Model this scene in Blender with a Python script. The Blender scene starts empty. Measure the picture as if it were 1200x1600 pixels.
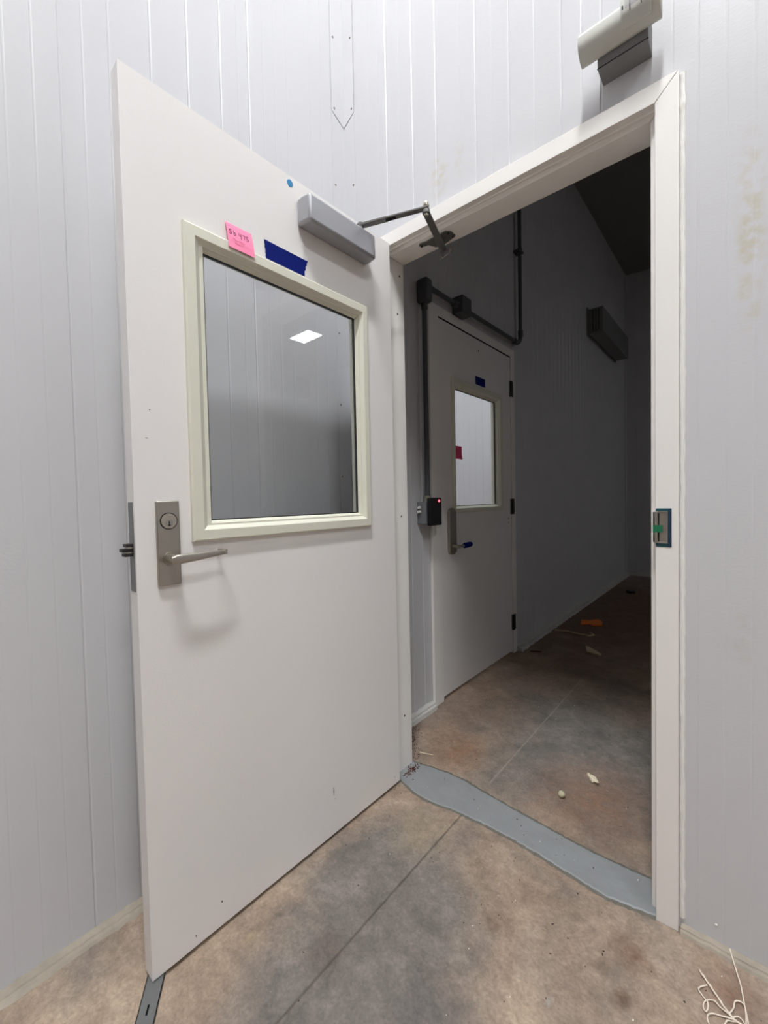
import bpy, bmesh, math, random
from mathutils import Vector, Matrix

C = bpy.context.scene.collection
SC = bpy.context.scene
PI = math.pi

# ---------------------------------------------------------------- camera
YAW, PITCH, ROLL, FPX = -0.7138, -0.0300, -0.0207, 656.9
def make_camera():
    cy, sy = math.cos(YAW), math.sin(YAW); cp, sp = math.cos(PITCH), math.sin(PITCH)
    f = Vector((sy*cp, cy*cp, sp)); r = Vector((cy, -sy, 0)); u = r.cross(f)
    cr, sr = math.cos(ROLL), math.sin(ROLL)
    r2 = r*cr + u*sr; u2 = -r*sr + u*cr
    cam = bpy.data.cameras.new('camera'); o = bpy.data.objects.new('camera', cam); C.objects.link(o)
    m = Matrix(((r2.x, u2.x, -f.x, 0.1836), (r2.y, u2.y, -f.y, -1.3194), (r2.z, u2.z, -f.z, 1.1504), (0, 0, 0, 1)))
    o.matrix_world = m
    cam.sensor_fit = 'HORIZONTAL'; cam.sensor_width = 36.0; cam.lens = FPX/1200*36.0
    cam.clip_start = 0.02
    SC.camera = o
make_camera()

# ---------------------------------------------------------------- world, exposure
w = bpy.data.worlds.new('world'); SC.world = w; w.use_nodes = True
w.node_tree.nodes['Background'].inputs[0].default_value = (0.5, 0.5, 0.5, 1)
w.node_tree.nodes['Background'].inputs[1].default_value = 0.02
SC.view_settings.view_transform = 'Standard'; SC.view_settings.look = 'None'
SC.view_settings.gamma = 1.0; SC.view_settings.use_curve_mapping = False
SC.view_settings.exposure = -0.12
SC.cycles.max_bounces = 10; SC.cycles.diffuse_bounces = 6; SC.cycles.transparent_max_bounces = 12
LAMP_MAIN = 250.0
LAMP_FILL = 110.0
LAMP_CORRIDOR = 56.0
LAMP_NEXT_ROOM = 95.0

# ---------------------------------------------------------------- materials
def srgb(r, g, b):
    f = lambda c: (c/255/12.92) if c/255 <= 0.04045 else ((c/255+0.055)/1.055)**2.4
    return (f(r), f(g), f(b), 1)
def new_mat(name):
    m = bpy.data.materials.new(name); m.use_nodes = True
    return m, m.node_tree.nodes, m.node_tree.links, m.node_tree.nodes['Principled BSDF']
def mat(name, col, rough=0.5, metal=0.0, noise=0.04, nscale=12.0, bump=0.0, bscale=60.0, stretch=(1,1,1), spec=0.5, coat=0.0):
    m, N, L, b = new_mat(name)
    b.inputs['Roughness'].default_value = rough; b.inputs['Metallic'].default_value = metal
    b.inputs['Specular IOR Level'].default_value = spec
    b.inputs['Coat Weight'].default_value = coat
    tc = N.new('ShaderNodeTexCoord'); mp = N.new('ShaderNodeMapping'); L.new(tc.outputs['Object'], mp.inputs['Vector'])
    mp.inputs['Scale'].default_value = stretch
    nz = N.new('ShaderNodeTexNoise'); nz.inputs['Scale'].default_value = nscale; nz.inputs['Detail'].default_value = 5
    L.new(mp.outputs[0], nz.inputs['Vector'])
    mx = N.new('ShaderNodeMix'); mx.data_type = 'RGBA'
    mx.inputs['A'].default_value = [c*(1-noise) for c in col[:3]]+[1]; mx.inputs['B'].default_value = [min(1, c*(1+noise)) for c in col[:3]]+[1]
    L.new(nz.outputs['Fac'], mx.inputs['Factor']); L.new(mx.outputs['Result'], b.inputs['Base Color'])
    if bump:
        n2 = N.new('ShaderNodeTexNoise'); n2.inputs['Scale'].default_value = bscale; n2.inputs['Detail'].default_value = 3
        L.new(mp.outputs[0], n2.inputs['Vector'])
        bp = N.new('ShaderNodeBump'); bp.inputs['Strength'].default_value = bump; bp.inputs['Distance'].default_value = 0.01
        L.new(n2.outputs['Fac'], bp.inputs['Height']); L.new(bp.outputs[0], b.inputs['Normal'])
    return m

def math_node(N, L, op, a, b=None, clamp=False):
    n = N.new('ShaderNodeMath'); n.operation = op; n.use_clamp = clamp
    for i, v in enumerate((a, b)):
        if v is None: continue
        if hasattr(v, 'is_linked') or hasattr(v, 'links'): L.new(v, n.inputs[i])
        else: n.inputs[i].default_value = v
    return n.outputs[0]

def wall_material(name, col, stains=()):
    """factory enamelled metal panel: semi gloss, faint stucco embossing, a few rust-yellow stains"""
    m, N, L, b = new_mat(name)
    b.inputs['Roughness'].default_value = 0.34
    tc = N.new('ShaderNodeTexCoord')
    big = N.new('ShaderNodeTexNoise'); big.inputs['Scale'].default_value = 2.0; big.inputs['Detail'].default_value = 4
    L.new(tc.outputs['Object'], big.inputs['Vector'])
    mx = N.new('ShaderNodeMix'); mx.data_type = 'RGBA'
    mx.inputs['A'].default_value = [c*0.965 for c in col[:3]]+[1]; mx.inputs['B'].default_value = [min(1, c*1.03) for c in col[:3]]+[1]
    L.new(big.outputs['Fac'], mx.inputs['Factor'])
    out = mx.outputs['Result']
    for (cx, cy, cz, rx, rz, amt) in stains:
        mp = N.new('ShaderNodeMapping'); mp.vector_type = 'TEXTURE'
        mp.inputs['Location'].default_value = (cx, cy, cz); mp.inputs['Scale'].default_value = (rx, 0.3, rz)
        L.new(tc.outputs['Object'], mp.inputs['Vector'])
        ln = N.new('ShaderNodeVectorMath'); ln.operation = 'LENGTH'; L.new(mp.outputs[0], ln.inputs[0])
        nz = N.new('ShaderNodeTexNoise'); nz.inputs['Scale'].default_value = 38; nz.inputs['Detail'].default_value = 6
        L.new(tc.outputs['Object'], nz.inputs['Vector'])
        fall = math_node(N, L, 'SUBTRACT', 1.0, ln.outputs['Value'], True)
        nn = math_node(N, L, 'SUBTRACT', nz.outputs['Fac'], 0.42, True)
        f = math_node(N, L, 'MULTIPLY', math_node(N, L, 'MULTIPLY', fall, nn), amt*4.5, True)
        m2 = N.new('ShaderNodeMix'); m2.data_type = 'RGBA'; L.new(f, m2.inputs['Factor']); L.new(out, m2.inputs['A'])
        m2.inputs['B'].default_value = srgb(196, 188, 162); out = m2.outputs['Result']
    L.new(out, b.inputs['Base Color'])
    mp = N.new('ShaderNodeMapping'); mp.inputs['Scale'].default_value = (1, 1, 2.2); L.new(tc.outputs['Object'], mp.inputs['Vector'])
    em = N.new('ShaderNodeTexNoise'); em.inputs['Scale'].default_value = 95; em.inputs['Detail'].default_value = 2
    L.new(mp.outputs[0], em.inputs['Vector'])
    soft = N.new('ShaderNodeTexNoise'); soft.inputs['Scale'].default_value = 5; soft.inputs['Detail'].default_value = 2
    L.new(tc.outputs['Object'], soft.inputs['Vector'])
    h = math_node(N, L, 'ADD', math_node(N, L, 'MULTIPLY', em.outputs['Fac'], 0.10), math_node(N, L, 'MULTIPLY', soft.outputs['Fac'], 0.35))
    bp = N.new('ShaderNodeBump'); bp.inputs['Strength'].default_value = 0.22; bp.inputs['Distance'].default_value = 0.012
    L.new(h, bp.inputs['Height']); L.new(bp.outputs[0], b.inputs['Normal'])
    return m

def floor_material():
    m, N, L, b = new_mat('stained_concrete')
    tc = N.new('ShaderNodeTexCoord'); P = tc.outputs['Object']
    sep = N.new('ShaderNodeSeparateXYZ'); L.new(P, sep.inputs[0])
    wn = N.new('ShaderNodeTexNoise'); wn.inputs['Scale'].default_value = 16; wn.inputs['Detail'].default_value = 4; L.new(P, wn.inputs['Vector'])
    wv = N.new('ShaderNodeVectorMath'); wv.operation = 'MULTIPLY_ADD'; L.new(wn.outputs['Color'], wv.inputs[0]); wv.inputs[1].default_value = (0.07, 0.07, 0); wv.inputs[2].default_value = (-0.035, -0.035, 0)
    wa = N.new('ShaderNodeVectorMath'); wa.operation = 'ADD'; L.new(P, wa.inputs[0]); L.new(wv.outputs[0], wa.inputs[1]); PW = wa.outputs[0]
    def noise(s, d=5, dist=0.0, off=0):
        mp = N.new('ShaderNodeMapping'); mp.inputs['Location'].default_value = (off, off*0.7, 0); L.new(P, mp.inputs['Vector'])
        n = N.new('ShaderNodeTexNoise'); n.inputs['Scale'].default_value = s; n.inputs['Detail'].default_value = d
        n.inputs['Distortion'].default_value = dist; n.inputs['Roughness'].default_value = 0.62
        L.new(mp.outputs[0], n.inputs['Vector']); return n.outputs['Fac']
    def ramp(v, stops):
        r = N.new('ShaderNodeValToRGB'); e = r.color_ramp.elements
        e[0].position, e[0].color = stops[0]; e[1].position, e[1].color = stops[-1]
        for p, c in stops[1:-1]:
            k = e.new(p); k.color = c
        L.new(v, r.inputs[0]); return r.outputs[0]
    def mix(f, a, c, mode='MIX'):
        x = N.new('ShaderNodeMix'); x.data_type = 'RGBA'; x.blend_type = mode
        for key, v in (('Factor', f), ('A', a), ('B', c)):
            if isinstance(v, (float, int)): x.inputs[key].default_value = v
            elif isinstance(v, tuple): x.inputs[key].default_value = v
            else: L.new(v, x.inputs[key])
        return x.outputs['Result']
    k = lambda v: (v, v, v, 1)
    tan = ramp(noise(6, 8, 0.6), [(0.30, srgb(142, 123, 107)), (0.5, srgb(170, 149, 130)), (0.72, srgb(188, 168, 148))])
    grey = ramp(noise(9, 8, 0.4, 3), [(0.3, srgb(104, 98, 93)), (0.7, srgb(142, 134, 126))])
    # where the grey trowel-burnished patches lie: the middle of the near floor and the corridor beyond the doorway
    def blob(cx, cy, rx, ry, rot=0.0):
        mp = N.new('ShaderNodeMapping'); mp.vector_type = 'TEXTURE'; mp.inputs['Location'].default_value = (cx, cy, 0)
        mp.inputs['Rotation'].default_value = (0, 0, rot); mp.inputs['Scale'].default_value = (rx, ry, 5); L.new(PW, mp.inputs['Vector'])
        ln = N.new('ShaderNodeVectorMath'); ln.operation = 'LENGTH'; L.new(mp.outputs[0], ln.inputs[0])
        return math_node(N, L, 'SUBTRACT', 1.0, ln.outputs['Value'], True)
    a = math_node(N, L, 'ADD', blob(-0.50, -0.66, 0.36, 0.5, 0.5), blob(-0.45, 0.8, 0.55, 0.75))
    a = math_node(N, L, 'ADD', a, blob(-0.72, -0.30, 0.2, 0.25))
    a = math_node(N, L, 'ADD', a, blob(-0.1, 0.55, 0.45, 0.4))
    n1 = math_node(N, L, 'SUBTRACT', noise(3.2, 7, 0.8, 7), 0.42)
    g = math_node(N, L, 'ADD', math_node(N, L, 'MULTIPLY', a, 1.3), math_node(N, L, 'MULTIPLY', n1, 3.0), True)
    col = mix(g, tan, grey)
    # reddish patches in the corridor and a few oil stains
    red = math_node(N, L, 'MULTIPLY', math_node(N, L, 'ADD', blob(-0.95, 0.7, 0.35, 0.6), math_node(N, L, 'MULTIPLY', blob(-0.8, 3.4, 1.6, 2.6), 3.2)), noise(4, 6, 0.5, 11), True)
    col = mix(red, col, srgb(112, 84, 66))
    for cx, cy, r, c, s in ((-0.035,-0.16,0.06,srgb(124,98,80),1.2), (-0.082,-0.237,0.028,srgb(120,104,90),1.3), (-0.031,-0.28,0.028,srgb(112,92,78),1.6),
                            (0.16,-0.10,0.09,srgb(134,104,84),0.9), (-0.154,-0.383,0.016,srgb(170,160,148),2.0), (-0.801,-0.757,0.03,srgb(160,142,116),1.2),
                            (-0.80,-0.67,0.016,srgb(110,98,86),2.0), (-0.62,-0.66,0.07,srgb(96,88,82),1.0), (-0.36,-0.62,0.13,srgb(98,94,92),0.9),
                            (-0.66,-0.19,0.12,srgb(170,152,126),0.8), (-0.48,-0.86,0.16,srgb(94,90,88),0.9), (-0.33,-0.3,0.05,srgb(118,98,84),0.9),
                            (-0.25,0.35,0.3,srgb(148,116,94),1.0), (-0.8,0.3,0.16,srgb(142,108,84),1.1)):
        bl = blob(cx, cy, r, r*1.15)
        f = math_node(N, L, 'MULTIPLY', math_node(N, L, 'MULTIPLY', bl, noise(22, 5, 0.4, cx*9)), s*1.6, True)
        col = mix(f, col, c)
    # pitting and specks
    sp = ramp(noise(140, 2, 0.0, 5), [(0.66, k(0)), (0.74, k(1))])
    col = mix(math_node(N, L, 'MULTIPLY', sp, 0.35), col, srgb(90, 74, 62))
    sp2 = ramp(noise(190, 2, 0.0, 9), [(0.72, k(0)), (0.76, k(1))])
    col = mix(math_node(N, L, 'MULTIPLY', sp2, 0.5), col, srgb(205, 196, 184))
    mott = ramp(noise(34, 8, 0.6, 2), [(0.35, k(0.82)), (0.65, k(1.10))])
    col = mix(1.0, col, mott, 'MULTIPLY')
    m3 = ramp(noise(120, 4, 0.2, 12), [(0.35, k(0.84)), (0.65, k(1.10))])
    col = mix(1.0, col, m3, 'MULTIPLY')
    # saw-cut joint along x = -0.59 (dark with grit on the near side, filled pale beyond the doorway)
    wob = math_node(N, L, 'MULTIPLY', math_node(N, L, 'SUBTRACT', noise(30, 3), 0.5), 0.004)
    d = math_node(N, L, 'ABSOLUTE', math_node(N, L, 'ADD', math_node(N, L, 'ADD', sep.outputs['X'], 0.598), wob))
    near = math_node(N, L, 'LESS_THAN', sep.outputs['Y'], -0.02)
    lin = math_node(N, L, 'SUBTRACT', 1.0, math_node(N, L, 'DIVIDE', d, 0.0055), True)
    brk = math_node(N, L, 'ADD', noise(14, 3, 0, 4), 0.15, True)
    lin = math_node(N, L, 'MULTIPLY', lin, brk)
    ln_near = math_node(N, L, 'MULTIPLY', lin, near)
    far = math_node(N, L, 'MULTIPLY', lin, math_node(N, L, 'MULTIPLY', math_node(N, L, 'GREATER_THAN', sep.outputs['Y'], 0.2), math_node(N, L, 'LESS_THAN', sep.outputs['Y'], 1.5)))
    col = mix(math_node(N, L, 'MULTIPLY', ln_near, 1.2, True), col, srgb(72, 66, 60))
    col = mix(math_node(N, L, 'MULTIPLY', far, 0.75), col, srgb(176, 164, 150))
    L.new(col, b.inputs['Base Color'])
    rg = N.new('ShaderNodeMapRange'); L.new(noise(8, 5, 0.3, 6), rg.inputs['Value']); rg.inputs['To Min'].default_value = 0.42; rg.inputs['To Max'].default_value = 0.75
    L.new(rg.outputs[0], b.inputs['Roughness'])
    bp = N.new('ShaderNodeBump'); bp.inputs['Strength'].default_value = 0.35; bp.inputs['Distance'].default_value = 0.006
    h = math_node(N, L, 'ADD', noise(60, 6, 0.3, 1), math_node(N, L, 'MULTIPLY', sp, -0.5))
    h = math_node(N, L, 'ADD', h, math_node(N, L, 'MULTIPLY', ln_near, -0.8))
    L.new(h, bp.inputs['Height']); L.new(bp.outputs[0], b.inputs['Normal'])
    return m

def glass_material():
    m = bpy.data.materials.new('window_glass'); m.use_nodes = True; N = m.node_tree.nodes; L = m.node_tree.links
    N.remove(N['Principled BSDF']); out = N['Material Output']
    t = N.new('ShaderNodeBsdfTransparent'); t.inputs[0].default_value = (0.95, 0.96, 0.965, 1)
    g = N.new('ShaderNodeBsdfGlossy'); g.inputs['Roughness'].default_value = 0.004
    fr = N.new('ShaderNodeFresnel'); geo = N.new('ShaderNodeNewGeometry'); ior = N.new('ShaderNodeMapRange'); L.new(geo.outputs['Backfacing'], ior.inputs['Value'])
    ior.inputs['To Min'].default_value = 1.5; ior.inputs['To Max'].default_value = 1/1.5; L.new(ior.outputs[0], fr.inputs['IOR'])
    mx = N.new('ShaderNodeMixShader'); L.new(fr.outputs[0], mx.inputs[0]); L.new(t.outputs[0], mx.inputs[1]); L.new(g.outputs[0], mx.inputs[2])
    L.new(mx.outputs[0], out.inputs['Surface']); return m

def emit_mat(name, col, s):
    m = bpy.data.materials.new(name); m.use_nodes = True; N = m.node_tree.nodes; L = m.node_tree.links
    N.remove(N['Principled BSDF']); e = N.new('ShaderNodeEmission'); e.inputs[0].default_value = col; e.inputs[1].default_value = s
    L.new(e.outputs[0], N['Material Output'].inputs['Surface']); return m

WALLC = srgb(208, 208, 211)
M = {}
M['wall'] = wall_material('white_wall_panel', WALLC, stains=((0.187,0,1.75,0.035,0.28,1.0), (-0.666,0,2.31,0.05,0.10,0.7), (-0.58,0,2.33,0.03,0.08,0.45), (0.175,0,0.80,0.03,0.10,0.4)))
M['wall2'] = wall_material('shaded_wall_panel', srgb(203, 203, 206))  # same white panel, base colour darkened for the dim corridor
M['wallg'] = mat('grey_masonry', srgb(150, 149, 147), 0.7)
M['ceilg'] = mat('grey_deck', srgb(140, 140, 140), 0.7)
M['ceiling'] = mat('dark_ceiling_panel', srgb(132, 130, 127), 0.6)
M['cove'] = mat('grey_white_cove', srgb(192, 190, 185), 0.5, noise=0.12, nscale=18, bump=0.3, bscale=40)
M['floor'] = floor_material()
M['door'] = mat('door_paint', srgb(238, 235, 233), 0.42, noise=0.015, nscale=3, bump=0.05, bscale=220)
M['frame'] = mat('frame_paint', srgb(240, 237, 233), 0.38, noise=0.015, nscale=3, bump=0.04, bscale=150)
M['lite'] = mat('cream_window_frame_paint', srgb(226, 225, 209), 0.4, noise=0.01, nscale=4)
M['gasket'] = mat('black_gasket', srgb(28, 28, 28), 0.6)
M['glass'] = glass_material()
M['closer'] = mat('silver_closer_enamel', srgb(168, 169, 174), 0.36, 0.35, noise=0.03, nscale=30)
M['steel'] = mat('satin_steel', srgb(176, 170, 160), 0.33, 0.9, noise=0.04, nscale=40, stretch=(1,1,0.1))
M['brass_in'] = mat('nickel_key_cylinder', srgb(190, 184, 170), 0.28, 0.9)
M['arm'] = mat('grey_arm_metal', srgb(122, 121, 118), 0.42, 0.6, noise=0.08, nscale=50)
M['bracket'] = mat('zinc_bracket', srgb(150, 140, 134), 0.35, 0.8)
M['dark'] = mat('dark_metal', srgb(44, 42, 40), 0.45, 0.5)
M['black'] = mat('black_plastic', srgb(14, 14, 15), 0.35)
M['hole'] = mat('dark_hole', srgb(16, 13, 12), 0.8)
M['pvc'] = mat('dark_grey_conduit_plastic', srgb(72, 74, 79), 0.45, noise=0.05)
M['box'] = mat('grey_cast_box', srgb(120, 122, 126), 0.5)
M['rexw'] = mat('sensor_white_plastic', srgb(200, 201, 194), 0.45, noise=0.01)
M['rexb'] = mat('sensor_grey_box', srgb(118, 118, 118), 0.5)
M['lens'] = mat('sensor_lens_plastic', srgb(188, 188, 188), 0.25)
M['pink'] = mat('pink_paper', srgb(250, 140, 178), 0.7, noise=0.05, nscale=30)
M['pinkd'] = mat('hot_pink_paper', srgb(232, 62, 118), 0.7, noise=0.05, nscale=30)
M['ink'] = mat('black_ink', srgb(40, 26, 40), 0.6)
M['inkl'] = mat('faint_ink', srgb(206, 112, 150), 0.7)
M['blue'] = mat('blue_masking_tape', srgb(0, 24, 112), 0.75, noise=0.12, nscale=50, bump=0.15, bscale=300, stretch=(1,4,1), spec=0.15)
M['dotb'] = mat('blue_sticker', srgb(48, 136, 190), 0.5, noise=0.03)
M['teal'] = mat('teal_tape', srgb(8, 74, 84), 0.5, noise=0.25, nscale=14)
M['navy'] = mat('navy_tape', srgb(8, 44, 70), 0.7, noise=0.2, nscale=14)
M['green'] = mat('green_tape', srgb(16, 106, 72), 0.5, noise=0.1)
M['caulk'] = mat('white_caulk', srgb(242, 241, 238), 0.35, noise=0.03, bump=0.3, bscale=40)
M['sealant'] = mat('beige_floor_sealant', srgb(160, 150, 136), 0.6, noise=0.28, nscale=26, bump=0.4, bscale=40)
M['patch'] = mat('grey_floor_paint', srgb(141, 144, 145), 0.5, noise=0.16, nscale=9, bump=0.45, bscale=16)
M['patchedge'] = mat('dark_grey_mortar', srgb(108, 104, 96), 0.7, noise=0.2, nscale=40, bump=0.5, bscale=80)
M['galv'] = mat('galvanised_steel', srgb(132, 134, 134), 0.42, 0.6, noise=0.10, nscale=20)
M['string'] = mat('white_string', srgb(232, 220, 204), 0.7, noise=0.06, nscale=200)
M['foam'] = mat('cream_foam', srgb(238, 226, 198), 0.8, noise=0.06, nscale=60, bump=0.5, bscale=120)
M['pebble'] = mat('pale_green_ball', srgb(206, 202, 170), 0.35, noise=0.2, nscale=80)
M['orange'] = mat('orange_plastic', srgb(236, 120, 20), 0.5, noise=0.15, nscale=30)
M['wood'] = mat('pale_wood', srgb(196, 176, 146), 0.7, noise=0.15, nscale=30)
M['lint'] = mat('grey_debris', srgb(110, 100, 92), 0.8)
M['dirt'] = mat('red_brown_dirt', srgb(84, 44, 34), 0.9, noise=0.5, nscale=80)
M['speck'] = mat('dark_grit', srgb(60, 48, 42), 0.9)
M['specw'] = mat('white_grit', srgb(232, 226, 214), 0.8)
M['hous'] = mat('lamp_housing_white', srgb(220, 220, 220), 0.5)
M['led'] = emit_mat('red_led', (1.0, 0.10, 0.16, 1), 3.0)
WARM = (0.975, 0.99, 1.0, 1)
M['em_main'] = emit_mat('lamp_main', WARM, LAMP_MAIN)
M['em_fill'] = emit_mat('lamp_fill', WARM, LAMP_FILL)
M['em_corr'] = emit_mat('lamp_corridor', WARM, LAMP_CORRIDOR)
M['em_next'] = emit_mat('lamp_next_room', (0.97, 0.985, 1.0, 1), LAMP_NEXT_ROOM)

# ---------------------------------------------------------------- helpers
def box(bm, x0, x1, y0, y1, z0, z1):
    vs = [bm.verts.new((x, y, z)) for x in (x0, x1) for y in (y0, y1) for z in (z0, z1)]
    for q in ((0,1,3,2), (4,6,7,5), (0,4,5,1), (2,3,7,6), (0,2,6,4), (1,5,7,3)):
        bm.faces.new([vs[i] for i in q])
    return vs
def prism(bm, pts, axis, a0, a1):
    """closed polygon pts (2D) extruded along axis ('x','y','z') from a0 to a1"""
    def P(p, a):
        return {'x': (a, p[0], p[1]), 'y': (p[0], a, p[1]), 'z': (p[0], p[1], a)}[axis]
    A = [bm.verts.new(P(p, a0)) for p in pts]; B = [bm.verts.new(P(p, a1)) for p in pts]
    n = len(pts)
    for i in range(n):
        bm.faces.new((A[i], A[(i+1) % n], B[(i+1) % n], B[i]))
    bm.faces.new(A[::-1]); bm.faces.new(B)
def cyl(bm, p0, p1, r0, r1=None, seg=20, caps=True):
    r1 = r0 if r1 is None else r1
    p0, p1 = Vector(p0), Vector(p1); d = (p1-p0).normalized()
    u = d.orthogonal().normalized(); v = d.cross(u)
    A, B = [], []
    for i in range(seg):
        t = 2*PI*i/seg; o = u*math.cos(t) + v*math.sin(t)
        A.append(bm.verts.new(p0+o*r0)); B.append(bm.verts.new(p1+o*r1))
    for i in range(seg):
        bm.faces.new((A[i], A[(i+1) % seg], B[(i+1) % seg], B[i]))
    if caps: bm.faces.new(A[::-1]); bm.faces.new(B)
def tube(bm, pts, r, seg=8, caps=True):
    pts = [Vector(p) for p in pts]; rings = []
    up = None
    for i, p in enumerate(pts):
        d = (pts[min(i+1, len(pts)-1)] - pts[max(i-1, 0)]).normalized()
        u = d.orthogonal().normalized() if up is None else (up - d*up.dot(d)).normalized()
        up = u; v = d.cross(u)
        rr = r[i] if isinstance(r, (list, tuple)) else r
        rings.append([bm.verts.new(p + (u*math.cos(2*PI*k/seg) + v*math.sin(2*PI*k/seg))*rr) for k in range(seg)])
    for a, b in zip(rings, rings[1:]):
        for k in range(seg):
            bm.faces.new((a[k], a[(k+1) % seg], b[(k+1) % seg], b[k]))
    if caps: bm.faces.new(rings[0][::-1]); bm.faces.new(rings[-1])
def smooth_path(pts, n=6):
    pts = [Vector(p) for p in pts]; out = []
    for i in range(len(pts)-1):
        p0 = pts[max(i-1, 0)]; p1 = pts[i]; p2 = pts[i+1]; p3 = pts[min(i+2, len(pts)-1)]
        for k in range(n):
            t = k/n
            out.append(0.5*((2*p1)+(p2-p0)*t+(2*p0-5*p1+4*p2-p3)*t*t+(-p0+3*p1-3*p2+p3)*t**3))
    out.append(pts[-1]); return out
def ring_loops(bm, loops, closed_last=False):
    """quad loops (each list of 4+ points) bridged one to the next"""
    L_ = [[bm.verts.new(p) for p in lp] for lp in loops]
    for a, b in zip(L_, L_[1:]):
        n = len(a)
        for i in range(n):
            bm.faces.new((a[i], a[(i+1) % n], b[(i+1) % n], b[i]))
    if closed_last: bm.faces.new(L_[-1])
def obj(name, bm, m, parent=None, bevel=0.0, segs=2, smooth=False, loc=None):
    bmesh.ops.recalc_face_normals(bm, faces=bm.faces)
    me = bpy.data.meshes.new(name); bm.to_mesh(me); bm.free()
    me.materials.append(M[m] if isinstance(m, str) else m)
    if smooth:
        for p in me.polygons: p.use_smooth = True
        try: me.set_sharp_from_angle(angle=math.radians(40))
        except Exception: pass
    o = bpy.data.objects.new(name, me); C.objects.link(o)
    if bevel:
        b = o.modifiers.new('bevel', 'BEVEL'); b.width = bevel; b.segments = segs; b.limit_method = 'ANGLE'; b.angle_limit = math.radians(35)
        for p in me.polygons: p.use_smooth = True
        try: me.set_sharp_from_angle(angle=math.radians(30))
        except Exception: pass
    if parent: o.parent = parent
    if loc: o.location = loc
    return o
def bx(name, m, parent, *b, **k):
    bm = bmesh.new(); box(bm, *b); return obj(name, bm, m, parent, **k)
def empty(name, loc=(0,0,0), rz=0.0):
    o = bpy.data.objects.new(name, None); o.empty_display_size = 0.05; C.objects.link(o); o.location = loc; o.rotation_euler = (0,0,rz); return o
def tag(o, label, cat, group=None, kind=None):
    o['label'] = label; o['category'] = cat
    if group: o['group'] = group
    if kind: o['kind'] = kind
    return o
def struct(o, label=None):
    o['kind'] = 'structure'
    if label: o['label'] = label
    return o

# ---------------------------------------------------------------- shell
LX = -1.1435       # face of the left wall
IX = -1.126        # face of the left wall beyond the doorway
ZC = 4.22
ZR = 5.6
W_, T_, HO, D_, CW, Y1, S_ = 0.9328, 0.0204, 2.1464, 0.1075, 0.0504, 0.016, 0.0151

def grooved(bm, axis, u0, u1, z0, z1, face, back, sgn, major, minor=()):
    """vertical panel: axis 'x' -> wall along x with its face at y=face, looking sgn*y; 'y' likewise"""
    gs = [(g, 0.0038, 0.0011, 0.0018) for g in major] + [(g, 0.0030, 0.0010, 0.00045) for g in minor]
    gs = sorted(g for g in gs if u0+0.006 < g[0] < u1-0.006)
    pts = [(u0, 0.0)]
    for g, w1, w2, d in gs:
        if g - w1 <= pts[-1][0]: continue
        pts += [(g-w1, 0.0), (g-w2, -d), (g+w2, -d), (g+w1, 0.0)]
    pts.append((u1, 0.0))
    fr = [(u, face + sgn*d) for u, d in pts]
    poly = [(u0, back)] + fr + [(u1, back)]
    if axis == 'x': P = poly
    else: P = [(b, a) for a, b in poly]
    prism(bm, P, 'z', z0, z1)

maj_left = [-0.463,-0.569,-0.679,-0.789,-0.897,-1.01] + [-1.174-0.108*i for i in range(1, 56)]
min_left = [-0.13,-0.185,-0.298,-0.355,-0.403,-0.505,-0.96,-1.066,-1.12,-1.174]
bm = bmesh.new(); grooved(bm, 'y', -7.2, 0.0, 0.0, ZR, LX, LX-0.12, 1, maj_left, min_left)
struct(obj('wall_left', bm, 'wall'))
maj_b = [-0.904,-0.777,-0.673,-0.514,-0.396,-0.236,-0.129] + [0.194+0.108*i for i in range(1, 48)]
min_b = [-0.995,0.036,0.088,0.143,0.194,-0.945,-0.84,-0.574,-0.455,-0.315,-0.18,-0.072]
bm = bmesh.new()
grooved(bm, 'x', -1.26, -W_-0.02, 0.0, ZR, 0.0, 0.1, -1, maj_b, min_b)
grooved(bm, 'x', -W_-0.02, 0.02, HO+0.02, ZR, 0.0, 0.1, -1, maj_b, min_b)
grooved(bm, 'x', 0.02, 5.4, 0.0, ZR, 0.0, 0.1, -1, maj_b, min_b)
struct(obj('wall_back', bm, 'wall'))
bm = bmesh.new(); box(bm, 5.4, 5.5, -7.2, 0.1, 0, ZR); struct(obj('wall_right', bm, 'wallg'))
bm = bmesh.new(); box(bm, -1.3, 5.5, -7.3, -7.2, 0, ZR); struct(obj('wall_front', bm, 'wallg'))
# left wall beyond the doorway, with the second doorway in it
DY0, DY1, DZ1 = 0.655, 1.610, 2.165
gi = [0.20,0.30,0.405,0.50,0.585] + [0.69+0.105*i for i in range(0, 46)]
bm = bmesh.new()
grooved(bm, 'y', 0.1, DY0, 0.0, ZC, IX, IX-0.10, 1, gi)
grooved(bm, 'y', DY0, DY1, DZ1, ZC, IX, IX-0.10, 1, gi)
grooved(bm, 'y', DY1, 5.5, 0.0, ZC, IX, IX-0.10, 1, gi)
struct(obj('wall_inner_left', bm, 'wall2'))
bm = bmesh.new(); grooved(bm, 'x', -1.23, 6.5, 0.0, ZC, 5.5, 5.6, -1, [-1.0+0.3*i for i in range(0, 24)]); struct(obj('wall_inner_back', bm, 'wall2'))
bm = bmesh.new(); box(bm, 6.5, 6.6, 0.0, 5.6, 0, ZC); struct(obj('wall_inner_right', bm, 'wall2'))
bm = bmesh.new(); box(bm, 5.4, 6.6, 0.0, 0.1, 0, ZC); struct(obj('wall_inner_front', bm, 'wall2'))
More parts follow.
